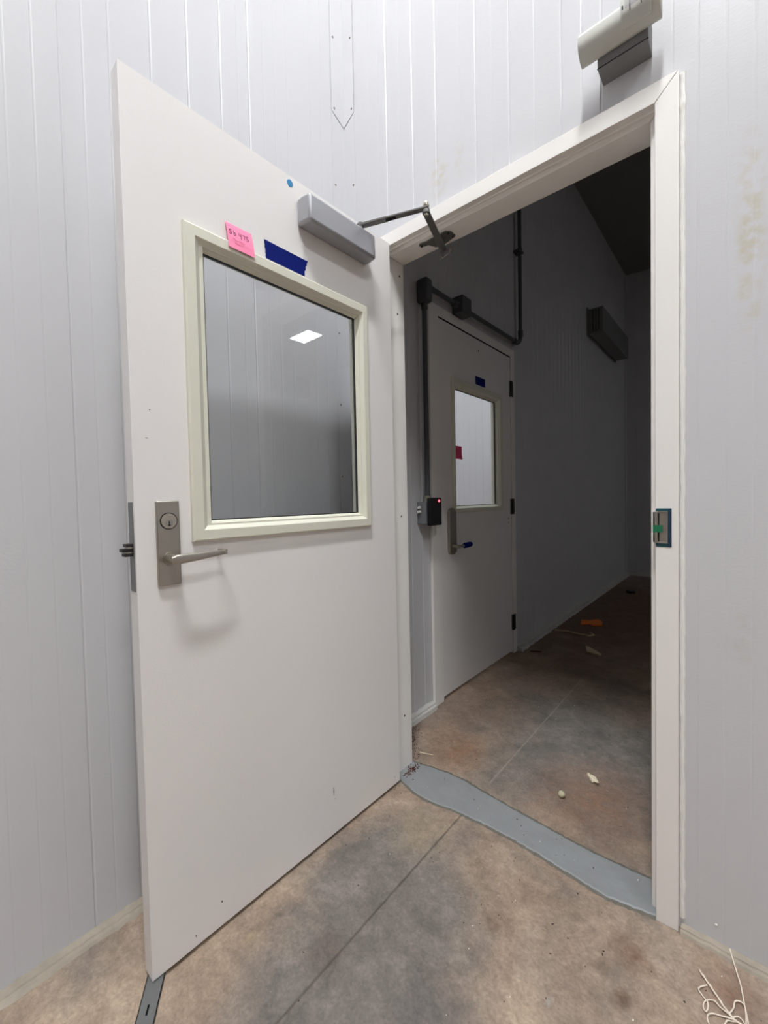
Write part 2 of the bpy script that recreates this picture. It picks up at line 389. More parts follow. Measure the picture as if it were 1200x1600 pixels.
# lit room behind the second door
bm = bmesh.new(); grooved(bm, 'x', -5.0, -1.226, 0.0, ZC, 4.2, 4.3, -1, [-4.9+0.105*i for i in range(0, 40)]); struct(obj('wall_far_back', bm, 'wall'))
bm = bmesh.new(); grooved(bm, 'y', 0.0, 4.3, 0.0, ZC, -5.0, -5.1, 1, [0.1*i for i in range(1, 43)]); struct(obj('wall_far_left', bm, 'wall'))
bm = bmesh.new(); box(bm, -5.1, -1.26, -0.1, 0.0, 0, ZC); struct(obj('wall_far_front', bm, 'wall'))
bm = bmesh.new(); box(bm, -5.2, 6.7, -7.4, 5.7, -0.12, 0.0); struct(obj('floor', bm, 'floor'))
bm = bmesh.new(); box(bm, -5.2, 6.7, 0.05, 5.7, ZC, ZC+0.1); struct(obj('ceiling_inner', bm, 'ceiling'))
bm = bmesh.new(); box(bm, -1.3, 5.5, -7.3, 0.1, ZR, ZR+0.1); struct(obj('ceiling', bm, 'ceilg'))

# ---------------------------------------------------------------- sealant along the wall feet
def cove(bm, axis, u0, u1, face, sgn, w=0.040, h=0.011, n=None, seed=1):
    rnd = random.Random(seed); n = n or max(4, int((u1-u0)/0.02)); rings = []
    for i in range(n+1):
        u = u0+(u1-u0)*i/n; ww = w*(1+rnd.uniform(-.10, .10)); hh = h*(1+rnd.uniform(-.12, .12))
        prof = [(0, 0), (0, hh*1.3), (ww*.12, hh*1.15), (ww*.5, hh*1.0), (ww*.55, hh*.72), (ww*.85, hh*.62), (ww, 0)]
        ring = []
        for d, z in prof:
            q = face+sgn*d
            ring.append(bm.verts.new((u, q, z) if axis == 'x' else (q, u, z)))
        rings.append(ring)
    for a, b in zip(rings, rings[1:]):
        m = len(a)
        for i in range(m): bm.faces.new((a[i], a[(i+1) % m], b[(i+1) % m], b[i]))
    bm.faces.new(rings[0]); bm.faces.new(rings[-1][::-1])
bm = bmesh.new(); cove(bm, 'y', -3.0, -0.005, LX, 1, 0.040, 0.010); struct(obj('baseboard_left', bm, 'sealant', smooth=True))
bm = bmesh.new(); cove(bm, 'x', CW+0.004, 2.5, 0.0, -1, 0.028, 0.010, seed=3); struct(obj('baseboard_back', bm, 'sealant', smooth=True))
bm = bmesh.new(); cove(bm, 'y', 0.12, 0.572, IX, 1, 0.034, 0.03, seed=4); cove(bm, 'y', 1.665, 5.49, IX, 1, 0.05, 0.035, seed=5); struct(obj('baseboard_inner_left', bm, 'cove', smooth=True))
bm = bmesh.new(); cove(bm, 'x', -1.12, 5.0, 5.5, -1, 0.05, 0.035, seed=6); struct(obj('baseboard_inner_back', bm, 'cove', smooth=True))

# ---------------------------------------------------------------- corner flashing
cf = struct(empty('trim_1', (LX, 0, 0)))
def flashing(z0, z1, t0, vcut=0.0):
    bm = bmesh.new(); a = 0.073; b = 0.0645; t = 0.0016
    zl = z0; zc = z0-vcut
    # left-wall leg
    def leg(f):
        o = [f(0, t0), f(0, t0+t)]
        return o
    for ax in (0, 1):
        L0 = a if ax == 0 else b
        P = lambda d, n: ((n, -d) if ax == 0 else (d, -n))
        pts = []
        for d, z_ in ((L0, zl), (t0, zc)):
            for n in (t0, t0+t):
                for z in (z_, z1):
                    x, y = P(d, n); pts.append(bm.verts.new((x, y, z)))
        for q in ((0,1,3,2), (4,6,7,5), (0,4,5,1), (2,3,7,6), (0,2,6,4), (1,5,7,3)):
            bm.faces.new([pts[i] for i in q])
    return bm
obj('corner_trim_lower', flashing(0.02, 2.80, 0.0004), 'wall', cf)
obj('corner_trim_upper', flashing(2.785, ZR, 0.0024, 0.035), 'wall', cf)
for z in (0.35, 0.65, 0.95, 1.252, 1.561, 1.864, 2.17, 2.485, 2.80, 3.09, 3.39):
    off = 0.0022 if z < 2.79 else 0.0042
    bm = bmesh.new(); cyl(bm, (0, -0.058, z), (off+0.002, -0.058, z), 0.0052, 0.0036, 12); obj('screw', bm, 'bracket', cf)
    bm = bmesh.new(); cyl(bm, (0.052, 0, z+0.005), (0.052, -off-0.002, z+0.005), 0.0052, 0.0036, 12); obj('screw', bm, 'bracket', cf)
# corner strip at the far end of the corridor
bm = bmesh.new(); prism(bm, [(IX, 5.49), (IX+0.004, 5.40), (IX+0.008, 5.40), (IX+0.008, 5.485), (IX+0.11, 5.487), (IX+0.11, 5.491)], 'z', 0.05, ZC)
struct(obj('trim_2', bm, 'wall2'))

# ---------------------------------------------------------------- main door frame
fr = struct(empty('trim_3', (0, 0, 0)))
GAP = 0.0009
def jamb_profile(s):      # s=+1: right jamb (opening edge X=0); returns (x,y)
    return [(0, -T_), (0, Y1-0.015), (-0.0035, Y1-0.0145), (-0.0035, Y1-0.0095), (0.0, Y1-0.009), (0.0015, Y1-0.002), (-S_+0.001, Y1-0.001), (-S_, Y1+0.002), (-S_, D_), (CW, D_), (CW, 0.1), (0.03, 0.1), (0.03, 0.0), (CW, 0.0), (CW, -T_)]
prof = jamb_profile(1)
def mitred(bm, side):
    A, B = [], []
    for (px, py) in prof:
        x = px if side > 0 else -W_-px
        A.append(bm.verts.new((x, py, 0.0)))
        B.append(bm.verts.new((x, py, HO+px-GAP)))
    n = len(A)
    for i in range(n): bm.faces.new((A[i], A[(i+1) % n], B[(i+1) % n], B[i]))
    bm.faces.new(A); bm.faces.new(B[::-1])
bm = bmesh.new(); mitred(bm, 1); obj('jamb', bm, 'frame', fr, bevel=0.0012)
bm = bmesh.new(); mitred(bm, -1); obj('jamb', bm, 'frame', fr, bevel=0.0012)
bm = bmesh.new(); A, B = [], []
for (px, py) in prof:
    A.append(bm.verts.new((-W_-px+GAP, py, HO+px))); B.append(bm.verts.new((px-GAP, py, HO+px)))
for i in range(len(A)): bm.faces.new((A[i], A[(i+1) % len(A)], B[(i+1) % len(A)], B[i]))
bm.faces.new(A); bm.faces.new(B[::-1]); obj('head', bm, 'frame', fr, bevel=0.0012)
for (y, z) in ((0.081, 2.077), (0.063, 1.916), (0.063, 1.077), (0.058, 0.229)):
    bm = bmesh.new(); cyl(bm, (-W_+S_-0.001, y, z), (-W_+S_+0.0006, y, z), 0.0042, seg=12); obj('screw_hole', bm, 'hole', fr)
# caulk bead down the right casing and across the head
rnd = random.Random(5)
bm = bmesh.new(); n = 120; pts = []; rs = []
for i in range(n+1):
    z = 0.03+(HO+CW-0.03)*i/n; pts.append((CW+0.0065+rnd.uniform(-.0006, .0006), -0.0005, z)); rs.append(0.0058*(1+rnd.uniform(-.1, .1)) * (1.35 if i % 37 == 5 else 1))
tube(bm, pts, rs, 8); struct(obj('trim_4', bm, 'caulk', smooth=True))
bm = bmesh.new(); tube(bm, [(-W_-CW+i*(W_+2*CW)/40, 0.0, HO+CW+0.0015) for i in range(41)], 0.0030, 6); struct(obj('trim_5', bm, 'caulk', smooth=True))
# pale drip stuck on the wall
bm = bmesh.new(); bmesh.ops.create_icosphere(bm, subdivisions=1, radius=0.0032, matrix=Matrix.Translation((0.127, -0.001, 0.055)))
tag(obj('caulk_speck', bm, 'specw', smooth=True), 'tiny white speck stuck low on the wall to the right of the door frame', 'speck')

# ---------------------------------------------------------------- doors
def ring4(u0, u1, z0, z1, y): return [(u0, y, z0), (u1, y, z0), (u1, y, z1), (u0, y, z1)]
def door_body(root, width, zb, zt, th, win, hw=0.028, name='door_panel'):
    u0, u1, z0, z1 = win
    bm = bmesh.new()
    o = ring4(0.0, width, zb, zt, 0.0); i = ring4(u0, u1, z0, z1, 0.0)
    ob = ring4(0.0, width, zb, zt, -th); ib = ring4(u0, u1, z0, z1, -th)
    ring_loops(bm, [i, o, ob, ib, i])
    bmesh.ops.remove_doubles(bm, verts=bm.verts, dist=1e-6)
    return obj(name, bm, 'door', root, bevel=0.0012)
def lite_kit(root, win_out, win_in, glass, th):
    """raised frame round the window on both faces, gasket and pane"""
    a = win_out; b = win_in; g = glass
    for s in (0, 1):
        Y = (lambda y: y) if s == 0 else (lambda y: -th-y)
        bm = bmesh.new()
        ring_loops(bm, [ring4(*a, Y(0.0)), ring4(a[0]+.0, a[1]-.0, a[2]+.0, a[3]-.0, Y(0.0105)), ring4(a[0]+.004, a[1]-.004, a[2]+.004, a[3]-.004, Y(0.0135)),
                        ring4(b[0]-.002, b[1]+.002, b[2]-.002, b[3]+.002, Y(0.0135)), ring4(*b, Y(0.0115)), ring4(g[0]+.001, g[1]-.001, g[2]+.001, g[3]-.001, Y(-0.016)),
                        ring4(g[0]-.006, g[1]+.006, g[2]-.006, g[3]+.006, Y(-0.016)), ring4(g[0]-.006, g[1]+.006, g[2]-.006, g[3]+.006, Y(0.0)), ring4(*a, Y(0.0))])
        bmesh.ops.remove_doubles(bm, verts=bm.verts, dist=1e-6)
        f = obj('window_frame', bm, 'lite', root)
        f['label'] = 'cream window frame'
    bm = bmesh.new(); gy = -0.0175
    ring_loops(bm, [ring4(g[0]-.004, g[1]+.004, g[2]-.004, g[3]+.004, gy+.0012), ring4(g[0]+.004, g[1]-.004, g[2]+.004, g[3]-.0045, gy+.0012), ring4(g[0]+.004, g[1]-.004, g[2]+.004, g[3]-.0045, gy-.006), ring4(g[0]-.004, g[1]+.004, g[2]-.004, g[3]+.004, gy-.006), ring4(g[0]-.004, g[1]+.004, g[2]-.004, g[3]+.004, gy+.0012)])
    bmesh.ops.remove_doubles(bm, verts=bm.verts, dist=1e-6)
    obj('gasket', bm, 'gasket', root)
    p = bx('glass_pane', 'glass', root, g[0]-.003, g[1]+.003, -0.0225, -0.0175, g[2]-.003, g[3]+.003)
    p['label'] = 'clear glass pane'

HX, HY, ANG = -0.8773, -0.0302, -0.0072
d1 = struct(empty('door_1', (HX, HY, 0), -PI/2+ANG), 'white door standing open toward the camera, cream-framed window and lever handle')
TH = 0.0448; ZB, ZT, DW = 0.0119, 2.1459, 0.934
door_body(d1, DW, ZB, ZT, TH, (0.170, 0.775, 1.08, 1.828))
lite_kit(d1, (0.1465, 0.805, 1.053, 1.8515), (0.173, 0.775, 1.083, 1.822), (0.187, 0.7455, 1.103, 1.8055), TH)
# lock: escutcheon, cylinder, lever
esc = empty('lock_plate_set'); esc.parent = d1; esc.location = (0, 0, 0)
bm = bmesh.new(); box(bm, 0.8365, 0.8905, -0.0005, 0.010, 0.953, 1.158)
plate = obj('lock_plate', bm, 'steel', esc, bevel=0.003); plate['label'] = 'satin steel lock plate'
bm = bmesh.new(); cyl(bm, (0.863, 0.009, 1.109), (0.863, 0.0108, 1.109), 0.0205, seg=40); obj('cylinder_ring', bm, 'dark', esc)
bm = bmesh.new(); cyl(bm, (0.863, 0.009, 1.109), (0.863, 0.0125, 1.109), 0.0190, 0.0180, seg=40); obj('key_cylinder', bm, 'brass_in', esc, smooth=True)
bm = bmesh.new(); cyl(bm, (0.863, 0.012, 1.104), (0.863, 0.0135, 1.104), 0.0085, seg=28); obj('key_plug', bm, 'steel', esc, smooth=True)
bm = bmesh.new(); box(bm, 0.8618, 0.8642, 0.0125, 0.0138, 1.0975, 1.1085); box(bm, 0.860, 0.866, 0.0125, 0.0138, 1.0975, 1.100); obj('keyhole', bm, 'hole', esc)
bm = bmesh.new(); cyl(bm, (0.863, 0.0095, 1.018), (0.863, 0.014, 1.018), 0.0165, 0.0155, seg=28); cyl(bm, (0.863, 0.013, 1.018), (0.863, 0.046, 1.018), 0.0125, 0.0118, seg=28)
obj('lever_hub', bm, 'steel', esc, smooth=True)
def lever_mesh(u_end=0.742, z0=1.018, n0=0.046, ret=True):
    bm = bmesh.new(); rings = []
    n = 14; u_s = 0.874
    for i in range(n+1):
        t = i/n; u = u_s+(u_end-u_s)*t
        hh = 0.0128*(1-t)+0.0062*t; th = 0.006*(1-t*0.45); zc = z0+0.0022*t + 0.0045*t
        nn = n0+0.004+0.003*math.sin(t*PI)
        if i == 0: hh *= 0.55; th *= 0.6
        if i == 1: hh *= 0.92
        ring = []
        for k in range(16):
            a = 2*PI*k/16
            ring.append(bm.verts.new((u, nn+th*math.copysign(abs(math.cos(a))**.7, math.cos(a)), zc+hh*math.copysign(abs(math.sin(a))**.8, math.sin(a)))))
        rings.append(ring)
    for a, b in zip(rings, rings[1:]):
        for k in range(16): bm.faces.new((a[k], a[(k+1) % 16], b[(k+1) % 16], b[k]))
    bm.faces.new(rings[0][::-1]); bm.faces.new(rings[-1])
    if ret:
        box(bm, u_end-0.0045, u_end+0.0025, n0-0.030, n0+0.0065, z0+0.0005, z0+0.0130)
    return bm
lv = obj('lever_handle', lever_mesh(), 'steel', esc, smooth=True); lv['label'] = 'satin steel lever'
# edge hardware
bm = bmesh.new(); box(bm, DW-0.001, DW+0.0016, -TH+0.008, -0.008, 0.946, 1.156); fp = obj('latch_plate', bm, 'galv', d1, bevel=0.001); fp['label'] = 'grey latch plate on the door edge'
bm = bmesh.new()
box(bm, DW+0.001, DW+0.019, -0.0345, -0.012, 1.030, 1.0375)
box(bm, DW+0.001, DW+0.024, -0.0345, -0.012, 1.0405, 1.0485)
box(bm, DW+0.001, DW+0.016, -0.0345, -0.012, 1.052, 1.059)
obj('latch_bolt', bm, 'dark', d1, bevel=0.0008)
bm = bmesh.new(); box(bm, DW+0.001, DW+0.013, -0.031, -0.015, 1.0375, 1.0405); box(bm, DW+0.001, DW+0.012, -0.031, -0.015, 1.0485, 1.052); obj('latch_core', bm, 'brass_in', d1)
for z in (0.25, 1.08, 1.92):
    bm = bmesh.new(); cyl(bm, (-0.006, -TH-0.006, z-0.057), (-0.006, -TH-0.006, z+0.057), 0.0072, seg=14); box(bm, -0.006, 0.03, -TH-0.0025, -TH+0.0005, z-0.057, z+0.057)
    obj('hinge', bm, 'bracket', d1, smooth=True)
# scratches
for (u, z, w_, h_, t_) in ((0.3525, 0.158, 0.0034, 0.030, 0.05), (0.346, 0.129, 0.0020, 0.004, 0), (0.757, 0.077, 0.0036, 0.0065, 0), (0.902, 1.306, 0.008, 0.0025, 0), (0.893, 1.373, 0.003, 0.003, 0), (0.031, 0.042, 0.001, 0.010, 0), (0.829, 0.040, 0.002, 0.007, 0)):
    bm = bmesh.new(); prism(bm, [(u-w_/2, z), (u, z-h_/2), (u+w_/2, z), (u+w_*0.2, z+h_/2), (u-w_*0.2, z+h_/2)], 'y', 0.0, 0.0004)
    obj('scuff_mark', bm, 'hole' if w_ != 0.008 else 'sealant', d1)

# ---- closer (its body is on the door, its arm on the frame)
cl = tag(empty('door_closer', (HX, HY, 2.0), -PI/2+ANG), 'silver box-shaped door closer on the open door, its arm reaching the frame head', 'door closer')
bm = bmesh.new()
prism(bm, [(0.140, 0.001), (0.447, 0.001), (0.447, 0.030), (0.441, 0.060), (0.146, 0.060), (0.140, 0.030)], 'z', 0.003, 0.0865)
obj('closer_body', bm, 'closer', cl, bevel=0.009, segs=4)
def dl(x, y, z): # world -> door local (relative to closer origin)
    dx, dy = x-HX, y-HY; a = -PI/2+ANG
    return (dx*math.cos(a)+dy*math.sin(a), -dx*math.sin(a)+dy*math.cos(a), z-2.0)
SPx, SPy = -0.838, -0.232; EX, EY = -0.622, -0.146; SHx, SHy = -0.692, 0.058
bm = bmesh.new(); cyl(bm, dl(SPx, SPy, 2.07), dl(SPx, SPy, 2.110), 0.011, seg=20); obj('spindle', bm, 'arm', cl, smooth=True)
def bar(bm, p, q, w, t):
    p, q = Vector(p), Vector(q); d = (q-p).normalized(); s = Vector((-d.y, d.x, 0)).normalized()*w/2; u = d.cross(s).normalized()*t/2
    vs = [bm.verts.new(c+a*s+b*u) for c in (p, q) for a in (-1, 1) for b in (-1, 1)]
    for f in ((0,1,3,2), (4,6,7,5), (0,4,5,1), (2,3,7,6), (0,2,6,4), (1,5,7,3)): bm.faces.new([vs[i] for i in f])
def lerp(p, q, t): return tuple(a+(b-a)*t for a, b in zip(p, q))
P0, P1 = (SPx, SPy, 2.102), (EX, EY, 2.106)
bm = bmesh.new(); bar(bm, dl(*lerp(P0, P1, -0.05)), dl(*lerp(P0, P1, 0.42)), 0.023, 0.008); bar(bm, dl(*lerp(P0, P1, 0.36)), dl(*lerp(P0, P1, 1.04)), 0.021, 0.0065)
obj('main_arm', bm, 'arm', cl, bevel=0.0015)
bm = bmesh.new(); bar(bm, dl(*[a+b for a, b in zip(lerp(P0, P1, 0.40), (0, 0, -0.0046))]), dl(*[a+b for a, b in zip(lerp(P0, P1, 0.55), (0, 0, -0.0046))]), 0.010, 0.003); obj('arm_slot', bm, 'hole', cl)
bm = bmesh.new(); cyl(bm, dl(EX, EY, 2.080), dl(EX, EY, 2.118), 0.0075, seg=18); cyl(bm, dl(EX, EY, 2.112), dl(EX, EY, 2.119), 0.0105, 0.0105, 18); cyl(bm, dl(EX, EY, 2.119), dl(EX, EY, 2.126), 0.0105, 0.008, 18)
obj('elbow_pin', bm, 'brass_in', cl, smooth=True)
bm = bmesh.new(); bar(bm, dl(EX+0.001, EY-0.006, 2.095), dl(SHx-0.002, SHy+0.012, 2.090), 0.024, 0.0065); cyl(bm, dl(EX, EY, 2.088), dl(EX, EY, 2.100), 0.0125, seg=18)
obj('forearm', bm, 'arm', cl, bevel=0.0012)
# shoe under the head stop
bm = bmesh.new()
zs = HO-S_
pl = [(-0.785, 0.038), (-0.775, 0.028), (-0.745, 0.034), (-0.725, 0.030), (-0.66, 0.030), (-0.645, 0.045), (-0.645, 0.078), (-0.665, 0.085), (-0.70, 0.094), (-0.738, 0.088), (-0.752, 0.056), (-0.775, 0.052)]
prism(bm, [dl(x, y, 0)[:2] for x, y in pl], 'z', zs-0.0045-2.0, zs-0.0003-2.0)
obj('shoe_plate', bm, 'arm', cl, bevel=0.0008)
bm = bmesh.new(); cyl(bm, dl(SHx, SHy, zs-0.003), dl(SHx, SHy, 2.078), 0.010, seg=18); obj('shoe_pivot', bm, 'arm', cl, smooth=True)
bm = bmesh.new()
c0, c1 = Vector(dl(SHx-0.024, SHy+0.030, 2.082)), Vector(dl(SHx+0.026, SHy+0.020, 2.086))
for c in (c0, c1):
    tube(bm, [c+Vector((0.0075*math.cos(t), 0.0075*math.sin(t)*0.3, 0.0095*math.sin(t))) for t in [2*PI*i/16 for i in range(17)]], 0.0026, 8, False)
tube(bm, [c0+Vector((0, 0, -0.008)), c1+Vector((0, 0, -0.008))], 0.0024, 8); tube(bm, [c0+Vector((0, 0, 0.008)), c1+Vector((0, 0, 0.008))], 0.0024, 8)
obj('shoe_clip', bm, 'bracket', cl, smooth=True)
for (x, y) in ((-0.774, 0.041), (-0.655, 0.042), (-0.652, 0.071)):
    bm = bmesh.new(); cyl(bm, dl(x, y, zs-0.004), dl(x, y, zs-0.0095), 0.0055, 0.0038, 12); obj('screw', bm, 'dark', cl, smooth=True)

# ---- things stuck on the open door
def sheet(name, u0, u1, z0, z1, f, m, nu=6, nz=10, edge=None):
    bm = bmesh.new(); T = 0.0004
    F = [[None]*(nu+1) for _ in range(nz+1)]; G = [[None]*(nu+1) for _ in range(nz+1)]
    for j in range(nz+1):
        for i in range(nu+1):
            s, t = i/nu, j/nz
            z = z0+(z1-z0)*t; u = u0+(u1-u0)*s
            if edge: u += edge(s, t)
            n = f(s, t)
            F[j][i] = bm.verts.new((u, n+T, z)); G[j][i] = bm.verts.new((u, n, z))
    for j in range(nz):
        for i in range(nu):
            bm.faces.new((F[j][i], F[j][i+1], F[j+1][i+1], F[j+1][i])); bm.faces.new((G[j][i], G[j+1][i], G[j+1][i+1], G[j][i+1]))
    for j in range(nz):
        bm.faces.new((F[j][0], F[j+1][0], G[j+1][0], G[j][0])); bm.faces.new((F[j][nu], G[j][nu], G[j+1][nu], F[j+1][nu]))
    for i in range(nu):
        bm.faces.new((F[0][i], G[0][i], G[0][i+1], F[0][i+1])); bm.faces.new((F[nz][i], F[nz][i+1], G[nz][i+1], G[nz][i]))
    return bm
def on_door(name, z, label, cat, rz=-PI/2+ANG, loc=(HX, HY)):
    e = empty(name, (loc[0], loc[1], 0), rz); return tag(e, label, cat)
pn = on_door('sticky_note', 0, 'pink square sticky note with black handwriting, above the window of the open door', 'sticky note')
nf = lambda s, t: 0.0014+0.0140*min(1, (1-t)/0.72)**0.8 + (0.012*(0.25-t) if t < 0.25 else 0)
o = obj('note_paper', sheet('n', 0.6095, 0.6875, 1.8335, 1.9065, nf, 'pink', 8, 24), 'pink', pn, smooth=True)
strokes = {'S': [(0.9,0.85),(0.5,1.0),(0.12,0.8),(0.35,0.55),(0.75,0.4),(0.8,0.12),(0.4,0.0),(0.05,0.15)],
           'B': [(0.15,1.0),(0.15,0.0),(0.15,0.5),(0.6,0.55),(0.75,0.25),(0.5,0.0),(0.15,0.02)],
           '4': [(0.15,1.0),(0.1,0.5),(0.8,0.5),(0.8,1.0),(0.7,-0.35)],
           '7': [(0.05,0.95),(0.85,0.95),(0.35,-0.1)],
           '5': [(0.85,1.0),(0.25,1.0),(0.2,0.55),(0.7,0.5),(0.75,0.15),(0.35,0.0),(0.1,0.1)]}
bm = bmesh.new()
def place(ch, u, z, w_, h_):
    pts = [(u - px*w_, nf(0, (z+py*h_-1.8335)/0.073)+0.0008, z+py*h_) for px, py in strokes[ch]]
    tube(bm, smooth_path(pts, 3) if ch in 'SB5' else pts, 0.00070, 5)
for ch, u in zip('SB475', (0.6820, 0.6690, 0.6530, 0.6410, 0.6310)):
    place(ch, u, 1.8735, 0.0092, 0.0135)
wr = obj('handwriting', bm, 'ink', pn); wr['label'] = 'black handwritten letters and numerals'
bm = bmesh.new(); rr = random.Random(2)
tube(bm, [(0.674-0.0045*i, 0.0165, 1.859+rr.uniform(-.002, .002)) for i in range(9)], 0.0005, 4)
tube(bm, [(0.668-0.004*i, 0.0172, 1.850+rr.uniform(-.002, .002)) for i in range(7)], 0.0004, 4)
obj('faint_writing', bm, 'inkl', pn)
tp = on_door('masking_tape_strip', 0, 'deep blue masking tape strip with torn ends, above the window of the open door', 'tape')
rr = random.Random(8); ea = [rr.uniform(-.004, .004) for _ in range(12)]
def tedge(s, t):
    k = int(t*10); return (-(0.006*(1-t) * -1) + ea[k]*0.35 if s == 0 else (ea[10-k]*0.6 - 0.005*(1-t) if s == 1 else 0))
def tedge2(s, t):
    k = int(t*10); zig = ea[k]*0.5
    if s == 0: return (0.018*(1-t) + zig)     # hinge-side end slants
    if s == 1: return (-0.005*(1-t) + zig*0.5)
    return 0.0
obj('tape_strip', sheet('t', 0.408, 0.567, 1.8605, 1.9125, lambda s, t: 0.0006 if t > .1 else 0.0006, 'blue', 12, 10, tedge2), 'blue', tp, smooth=False)
dt = on_door('round_sticker', 0, 'small round blue sticker near the top edge of the open door', 'sticker')
bm = bmesh.new(); cyl(bm, (0.4685, 0.0002, 2.1235), (0.4685, 0.0010, 2.1235), 0.0105, seg=28); obj('sticker_disc', bm, 'dotb', dt)

# ---------------------------------------------------------------- strike plate in the right jamb
sk = tag(empty('strike_plate', (0.0, -T_, 1.0)), 'steel strike box bordered by teal tape on the right side of the door frame', 'strike plate')
bm = bmesh.new(); ring_loops(bm, [ring4(0.002, 0.0355, 0.012, 0.112, -0.0012), ring4(0.0005, 0.0265, 0.022, 0.104, -0.0012)][:2] + [ring4(0.0005, 0.0265, 0.022, 0.104, -0.0002), ring4(0.002, 0.0355, 0.012, 0.112, -0.0002), ring4(0.002, 0.0355, 0.012, 0.112, -0.0012)])
bmesh.ops.remove_doubles(bm, verts=bm.verts, dist=1e-6); tt = obj('tape_border', bm, 'teal', sk); tt['label'] = 'dark teal tape border'
bx('tape_side', 'navy', sk, 0.0275, 0.0358, -0.0018, -0.0010, 0.013, 0.110, bevel=0.0004)
bm = bmesh.new()
ring_loops(bm, [ring4(-0.001, 0.0275, 0.021, 0.105, -0.0002), ring4(-0.001, 0.0275, 0.021, 0.105, -0.0035), ring4(0.001, 0.0255, 0.024, 0.102, -0.0035), ring4(0.001, 0.0245, 0.025, 0.101, -0.0008), ring4(0.0012, 0.0244, 0.0252, 0.1008, -0.0008)], True)
obj('strike_box', bm, 'steel', sk)
bm = bmesh.new(); box(bm, -0.0045, 0.006, -0.006, -0.0008, 0.023, 0.104); box(bm, -0.0045, 0.0, -0.006, 0.022, 0.023, 0.104); obj('strike_lip', bm, 'steel', sk, bevel=0.001)
bx('strike_slot', 'hole', sk, 0.0062, 0.0092, -0.0016, -0.0006, 0.026, 0.099)
bx('green_tape_tab', 'green', sk, -0.0048, 0.0165, -0.0064, -0.0058, 0.050, 0.0685)

# ---------------------------------------------------------------- motion sensor above the door
rx = tag(empty('motion_sensor', (0, 0, 2.28)), 'off-white exit motion sensor on a grey box, on the wall above the door frame', 'motion sensor')
bm = bmesh.new(); box(bm, -0.124, -0.008, -0.060, 0.0005, 0.0, 0.075); bb = obj('mounting_box', bm, 'rexb', rx, bevel=0.002); bb['label'] = 'dark grey mounting box'
bx('box_seam', 'hole', rx, -0.1246, -0.0075, -0.0606, -0.058, 0.0012, 0.0032)
hp = [(-0.058, 0.027), (-0.066, 0.024), (-0.083, 0.031), (-0.096, 0.045), (-0.101, 0.060), (-0.100, 0.078), (-0.092, 0.090), (-0.078, 0.097), (-0.058, 0.098)]
bm = bmesh.new(); prism(bm, hp, 'x', -0.163, 0.022); obj('housing', bm, 'rexw', rx, bevel=0.003, smooth=True)
bm = bmesh.new(); prism(bm, [(-0.083, 0.034), (-0.0895, 0.0315), (-0.1035, 0.047), (-0.1085, 0.060), (-0.1075, 0.090), (-0.095, 0.099), (-0.085, 0.090)], 'x', -0.060, 0.004); obj('lens_bezel', bm, 'rexw', rx, bevel=0.0025)
bm = bmesh.new(); prism(bm, [(-0.1030, 0.052), (-0.1060, 0.0535), (-0.1098, 0.064), (-0.1092, 0.084), (-0.104, 0.084)], 'x', -0.050, -0.006); l_ = obj('sensor_lens', bm, 'lens', rx, bevel=0.001); l_['label'] = 'grey ribbed sensor window'
for x in (-0.039, -0.015):
    bm = bmesh.new(); prism(bm, [(-0.104, 0.0515), (-0.1070, 0.053), (-0.1106, 0.064), (-0.1100, 0.085), (-0.104, 0.085)], 'x', x-0.0013, x+0.0013); obj('lens_rib', bm, 'rexb', l_)
bm = bmesh.new(); box(bm, -0.0565, -0.0535, -0.1092, -0.104, 0.062, 0.072); obj('indicator_slot', bm, 'hole', rx)

# ---------------------------------------------------------------- painted threshold strip
front = [(-0.925,-0.012), (-0.895,-0.018), (-0.861,-0.024), (-0.801,-0.043), (-0.74,-0.046), (-0.699,-0.040), (-0.64,-0.027), (-0.588,-0.022), (-0.50,-0.016), (-0.41,-0.015), (-0.32,-0.020), (-0.24,-0.029), (-0.18,-0.035), (-0.12,-0.041), (-0.07,-0.032), (-0.037,-0.024), (0.0,-0.018)]
back = [(-0.925,0.118), (-0.87,0.128), (-0.821,0.139), (-0.75,0.149), (-0.689,0.151), (-0.60,0.139), (-0.498,0.128), (-0.42,0.122), (-0.351,0.117), (-0.26,0.109), (-0.173,0.106), (-0.10,0.110), (-0.03,0.114), (0.0,0.114)]
def strip_mesh(front, back, z, rnd, n=90, jit=0.002, grow=0.0):
    def ev(L_, x):
        for (a, b), (c, d) in zip(L_, L_[1:]):
            if a <= x <= c: return b+(d-b)*(x-a)/(c-a)
        return L_[-1][1]
    bm = bmesh.new(); A, B, A2, B2 = [], [], [], []
    x0, x1 = front[0][0]+0.0, front[-1][0]
    for i in range(n+1):
        x = x0+(x1-x0)*i/n
        f = ev(front, x)+rnd.uniform(-jit, jit)-grow; b = ev(back, x)+rnd.uniform(-jit, jit)+grow
        A.append(bm.verts.new((x, f, 0.0))); A2.append(bm.verts.new((x, f+0.008, z))); B2.append(bm.verts.new((x, b-0.008, z))); B.append(bm.verts.new((x, b, 0.0)))
    for i in range(n):
        for P, Q in ((A, A2), (A2, B2), (B2, B)): bm.faces.new((P[i], P[i+1], Q[i+1], Q[i]))
    return bm
thr = struct(empty('floor_threshold', (0, 0, 0)), 'grey painted strip across the doorway')
obj('mortar_edge', strip_mesh(front, back, 0.0016, random.Random(3), jit=0.003, grow=0.005), 'patchedge', thr)
obj('painted_strip', strip_mesh(front, back, 0.0040, random.Random(4), jit=0.0016, grow=-0.002), 'patch', thr)

